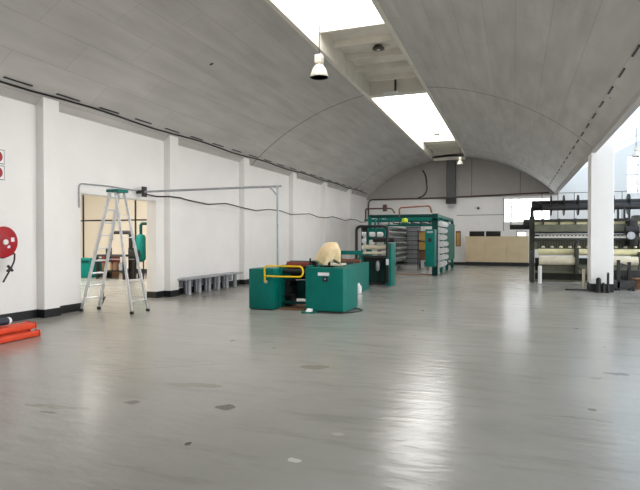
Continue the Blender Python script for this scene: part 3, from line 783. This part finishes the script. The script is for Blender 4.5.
MB().box(LX0+.1, LX1, LY-.12, LY+.1, 2.14, 2.26).build('yarn_tray', 'yellow_roll', t)
for x in (1.0, 1.55, 2.1, 2.65, 3.2, 3.75, 4.3, 4.9): MB().box(x-.03, x+.03, LY-.22, LY-.1, 2.12, 2.36).build('tray_bracket', 'olive_dark', t)
MB().box(LX0+.08, LX1, LY-.3, LY+.1, 1.86, 2.14, .02).build('head_beam', 'olive', t)
MB().box(LX0+.08, LX1, LY-.12, LY+.1, 1.70, 1.86).build('needle_plate', 'olive_dark', t)
MB().cyl((LX0+.1, LY-.3, 1.78), (LX1, LY-.3, 1.78), .035, 12).build('rail_tube', 'steel', t, True)
m = MB(); random.seed(3)
x = LX0+.25
while x < LX1-.1:
    m.box(x, x+.07, LY-.36, LY-.3, 1.66, 1.74); x += .125
m.build('yarn_guides', 'cream_roll', t)
MB().box(LX0+.08, LX1, LY-.34, LY-.2, 1.54, 1.64, .01).build('needle_bar', 'olive_dark', t)
MB().box(LX0+.08, LX1, LY-.1, LY, 1.22, 1.54).build('reed_panel', 'olive', t)
m = MB(); x = LX0+.2
while x < LX1-.1:
    m.box(x, x+.02, LY-.13, LY-.1, 1.24, 1.54); x += .09
m.build('needles', 'olive_dark', t)
x = LX0+.38; n_ = 0
while x < LX1-.2:
    MB().lathe((x, LY-.3, 1.27), [(.02, 0), (.07, .015), (.05, .07), (.02, .08)], 12).build('guide_eye', 'cream_roll', t, True)
    x += .3; n_ += 1
MB().cyl((LX0+.2, LY-.45, 1.13), (LX1-.1, LY-.45, 1.13), .115, 24).build('fabric_roll', 'yellow_roll', t, True)
o = MB(); o.cyl((LX0+.22, LY-.75, .82), (2.1, LY-.75, .82), .155, 24); o.build('cloth_roll', 'cream_roll', t, True)
o = MB(); o.cyl((2.5, LY-.75, .84), (4.0, LY-.75, .84), .155, 24); o.build('cloth_roll', 'cream_roll', t, True)
MB().box(LX0+.2, LX1, LY-.62, LY-.55, .42, .68).build('apron', 'olive', t)
MB().box(LX0+.05, LX1, LY-.7, LY-.5, .36, .43, .01).build('front_beam', 'olive', t)
MB().box(LX0+.05, LX1, LY-.6, LY-.4, .03, .10, .01).build('bottom_beam', 'olive', t)
MB().box(LX0+.1, LX1, LY-.2, LY-.1, .05, .9).build('back_shield', 'olive_dark', t)
MB().box(2.02, 2.14, LY-.95, LY-.3, .35, 1.3, .01).build('middle_bracket', 'olive_dark', t)
MB().cyl((2.02, LY-.95, 1.35), (2.12, LY-.9, 1.55), .07, 14).build('clutch', 'black', t, True)
MB().box(2.0, 2.08, 18.75, LY-.6, .60, .66).build('outrigger_arm', 'olive_dark', t)
MB().box(2.0, 2.08, 18.7, 18.8, .05, .66, .01).build('outrigger_leg', 'cream_roll', t)
MB().box(1.5, 2.1, 18.55, 18.68, .0, .03, .004).build('outrigger_foot', 'black', t)
# driving gear on the right
m = MB(); m.box(3.75, 4.0, LY-.75, LY-.1, 1.35, 2.25, .02); m.cyl((3.6, LY-.8, 1.9), (4.0, LY-.8, 1.9), .16, 18); m.build('gearbox', 'black', t, True)
m = MB(); m.lathe((3.75, LY-1.0, 1.72), [(.13, 0), (.13, .05), (.05, .06), (0, .06)], 18, 'Y'); m.build('hand_wheel', 'steel', t, True)
for i, x in enumerate((3.25, 3.45, 3.65, 3.8)):
    MB().box(x-.03, x+.03, LY-.4, LY-.3, 2.3, 2.72-.06*(i % 2)).build('bracket', 'black', t)
# black creel beam on the left of the loom
t = thing('side_bracket', (.2, 22.1, 2.0), 'black bar and thin wire frame sticking out left of the loom', 'bracket')
MB().cyl((-.18, 22.1, 2.06), (.52, 22.1, 2.06), .095, 16).build('bar', 'black', t, True)
m = MB(); m.tube([(-.14, 22.1, 2.1), (-.14, 22.1, 3.02), (.3, 22.1, 3.02)], .016, 6); m.build('wire_frame', 'black', t, True)
MB().box(.3, .52, 22.06, 22.14, 2.12, 2.3).build('clamp', 'dark_grey', t)
# white pole
m = MB().lathe((.86, 21.0, 0), [(.07, 0), (.07, .02), (.065, .03), (.065, .62), (.05, .64), (0, .64)], 18)
tag(m.build('white_tube', 'white', smooth=True), 'short white tube standing on the floor at the left end of the loom', 'tube')
# black stands by the column
for i, (x, y, h, r, lb) in enumerate(((2.36, 17.98, .42, .07, 'thick black steel stump, leftmost at the foot of the white column'),
                                     (2.49, 18.0, .27, .05, 'short black steel stump, middle one at the foot of the column'),
                                     (2.61, 17.95, .58, .035, 'tall thin black post, rightmost at the foot of the column'))):
    o = MB(); o.cyl((x, y, 0), (x, y, h), r, 14); o.cyl((x, y, 0), (x, y, .03), r*1.7, 16); o.cyl((x, y, h), (x, y, h+.03), r*.6, 12)
    tag(o.build('floor_post', 'black', smooth=True), lb, 'post', 'black posts at the column foot')
t = thing('beam_trolley', (3.3, 19.2, 0), 'low black trolley with two posts right of the white column', 'trolley')
for x, y, h in ((3.05, 19.0, .95), (3.38, 19.2, .88)):
    MB().box(x-.045, x+.045, y-.05, y+.05, 0, h, .01).build('post', 'black', t)
MB().bar((3.05, 19.05, .84), (3.4, 19.2, .74), .07, .05).build('cross_bar', 'black', t)
MB().box(2.95, 4.4, 19.2, 19.5, .42, .62, .01).build('bed', 'black', t)
MB().box(2.9, 3.5, 18.95, 19.4, .05, .30, .02).build('base', 'dark_grey', t)
for x, y in ((2.95, 18.9), (3.45, 18.95)): MB().cyl((x-.03, y, .07), (x+.03, y, .07), .07, 14).build('wheel', 'black', t, True)
t = thing('cardboard_box', (4.1, 19.8, 0), 'brown cardboard box on the floor right of the black trolley', 'box')
MB().box(3.66, 4.6, 19.6, 20.4, 0, .3, .005).build('carton', 'brown', t)
MB().box(3.64, 4.62, 19.58, 20.42, .3, .32).build('flap', 'brown', t)

# ---------------------------------------------------------------- side-room equipment
t = thing('green_cabinet', (-16.95, 18, 0), 'green steel cabinet seen through the doorway at the left jamb', 'cabinet')
MB().box(-17.5, -16.45, 17.7, 18.4, 0, .8, .03).build('body', 'green', t, True)
MB().box(-17.45, -16.5, 17.68, 17.7, .62, .72).build('vent_panel', 'green_dark', t)
t = thing('pressure_tank', (-14.15, 18, .0), 'green upright pressure tank with a bent pipe seen through the doorway', 'tank')
MB().lathe((-14.15, 18, .7), [(.05, -.02), (.17, .05), (.19, .12), (.19, .95), (.15, 1.06), (.05, 1.1)], 20).build('tank_body', 'green', t, True)
m = MB(); m.tube([(-14.15, 18, 1.78), (-14.15, 18, 2.22), (-13.5, 18, 2.22)], .06, 10, .12); m.build('pipe', 'green_dark', t, True)
for x in (-14.27, -14.03): MB().cyl((x, 18, 0), (x, 18, .8), .025, 8).build('leg', 'black', t)
t = thing('pipe_rack', (-13.5, 18.2, 0), 'brown pipes standing right of the green tank in the side room', 'pipes')
for x in (-13.55, -13.38): MB().cyl((x, 18.2, 0), (x, 18.2, 1.95), .03, 8).build('pipe', 'orange_pipe', t, True)
MB().cyl((-13.55, 18.2, 1.95), (-13.38, 18.2, 1.95), .03).build('link', 'orange_pipe', t)
t = thing('hoist_frame', (-15.05, 18, 0), 'black bent pipe frame in the middle of the side room', 'frame')
m = MB(); m.tube([(-15.62, 18, 1.55), (-15.62, 18, 1.87), (-15.25, 18, 1.87)], .07, 10, .14); m.build('pipe', 'black', t, True)
m = MB(); m.tube([(-15.05, 18, 1.87), (-14.65, 18, 1.87), (-14.65, 18, 1.2)], .08, 10, .14); m.build('pipe', 'black', t, True)
for x in (-15.75, -14.62): MB().box(x-.07, x+.07, 17.9, 18.1, 0, 1.25).build('post', 'black', t)
MB().box(-14.38, -13.95, 17.5, 17.7, .9, 1.15, .02).build('motor', 'black', t); MB().box(-14.22, -14.12, 17.55, 17.65, 0, .9).build('post', 'black', t)
t = thing('workbench', (-15.0, 17.6, 0), 'dark workbench with clutter below seen through the doorway', 'bench')
MB().box(-15.8, -14.4, 17.3, 17.9, .9, .98, .01).build('bench_top', 'dark_grey', t)
for x in (-15.75, -14.45):
    for y in (17.35, 17.85): MB().box(x-.04, x+.04, y-.04, y+.04, 0, .9).build('leg', 'black', t)
MB().box(-15.7, -14.5, 17.35, 17.85, .3, .34).build('shelf', 'black', t)
for i, (x, mm_) in enumerate(((-15.4, 'beige'), (-15.05, 'brown'), (-14.75, 'steel'))):
    o = MB(); o.lathe((x, 17.6, .34), [(.1, 0), (.13, .02), (.13, .26), (.09, .3), (.09, .33)], 16)
    tag(o.build('canister', mm_, smooth=True), '%s canister on the shelf of the side-room workbench' % ('beige', 'brown', 'grey')[i], 'canister', 'canisters under the workbench')
t = thing('pallet', (-16.1, 18.6, 0), 'brown stacked boxes next to the green cabinet in the side room', 'boxes')
MB().box(-16.4, -15.9, 18.3, 18.8, 0, .55, .01).build('carton', 'brown', t)
MB().box(-16.4, -15.85, 18.3, 18.8, .56, .86, .01).build('carton', 'red_brown', t)
t = thing('wall_machine', (-13.3, 19.4, 0), 'low green machine bed behind the tank in the side room', 'machine')
MB().box(-14.4, -12.4, 19.2, 19.8, 0, .5, .03).build('bed', 'green_dark', t)
m = MB()
for x in (-14.2, -13.7, -13.2, -12.7): m.cyl((x, 19.4, .5), (x, 19.4, .8), .03, 8)
m.cyl((-14.3, 19.4, .8), (-12.6, 19.4, .8), .03, 8)
m.build('hand_rail', 'orange_pipe', t, True)

# ---------------------------------------------------------------- lamps
def highbay(x, y, z0, ztop, sc, label, lit=False):
    """z0 = rim height; hung from ztop"""
    t = thing('pendant_lamp', (x, y, z0), label, 'lamp', None)
    s = sc
    MB().lathe((x, y, z0), [(.20*s, 0), (.205*s, .015*s), (.19*s, .08*s), (.15*s, .19*s), (.09*s, .27*s), (.055*s, .30*s), (.05*s, .30*s), (.085*s, .26*s), (.145*s, .18*s), (.185*s, .07*s), (.197*s, 0)], 28).build('lamp_shade', 'shade_white', t, True)
    MB().box(x-.085*s, x+.085*s, y-.085*s, y+.085*s, z0+.30*s, z0+.50*s, .015*s).build('ballast_box', 'shade_white', t, True)
    MB().lathe((x, y, z0+.04*s), [(0, 0), (.05*s, .02*s), (.07*s, .08*s), (.04*s, .2*s), (.02*s, .24*s)], 16).build('bulb', 'glow' if lit else 'lamp_dark', t, True)
    MB().cyl((x, y, z0+.50*s), (x, y, ztop), .012, 8).build('hanging_rod', 'dark_grey', t)
highbay(-4.02, 11.1, 5.12, SZ, .98, 'white pendant lamp hanging under the near skylight')
highbay(-3.26, 24.2, 6.2, SZ, .78, 'small white pendant lamp hanging under the far skylight')
highbay(-2.78, 30.0, 5.62, vz(-2.78), .8, 'lit white pendant lamp beside the top of the air duct', True)
highbay(4.62, 25, 4.95, 6.1, .8, 'lit pendant lamp in the bright bay right of the column', True)
t = thing('round_ceiling_light', (-3.65, 15.0, SZ-.09), 'round grey light fixed under the ribbed roof sheets', 'ceiling light')
MB().lathe((-3.65, 15.0, SZ-.12), [(.13, 0), (.17, .01), (.17, .04), (.1, .12)], 24).build('housing', 'lamp_dark', t, True)
MB().lathe((-3.65, 15.0, SZ-.14), [(0, 0), (.05, .01), (.05, .03)], 14).build('bulb', 'white', t, True)
t = thing('tube_light', (-3.9, 18.1, 6.5), 'short fluorescent fitting under the cross beam between the skylights', 'ceiling light')
MB().box(-4.25, -3.75, 18.12, 18.24, 6.56, 6.62, .01).build('fitting', 'white', t)
MB().cyl((-4.22, 18.16, 6.54), (-3.78, 18.16, 6.54), .02, 10).build('tube', 'white', t, True)
MB().box(-3.87, -3.81, 18.18, 18.25, 6.6, SZ-.02).build('conduit', 'dark_grey', t)
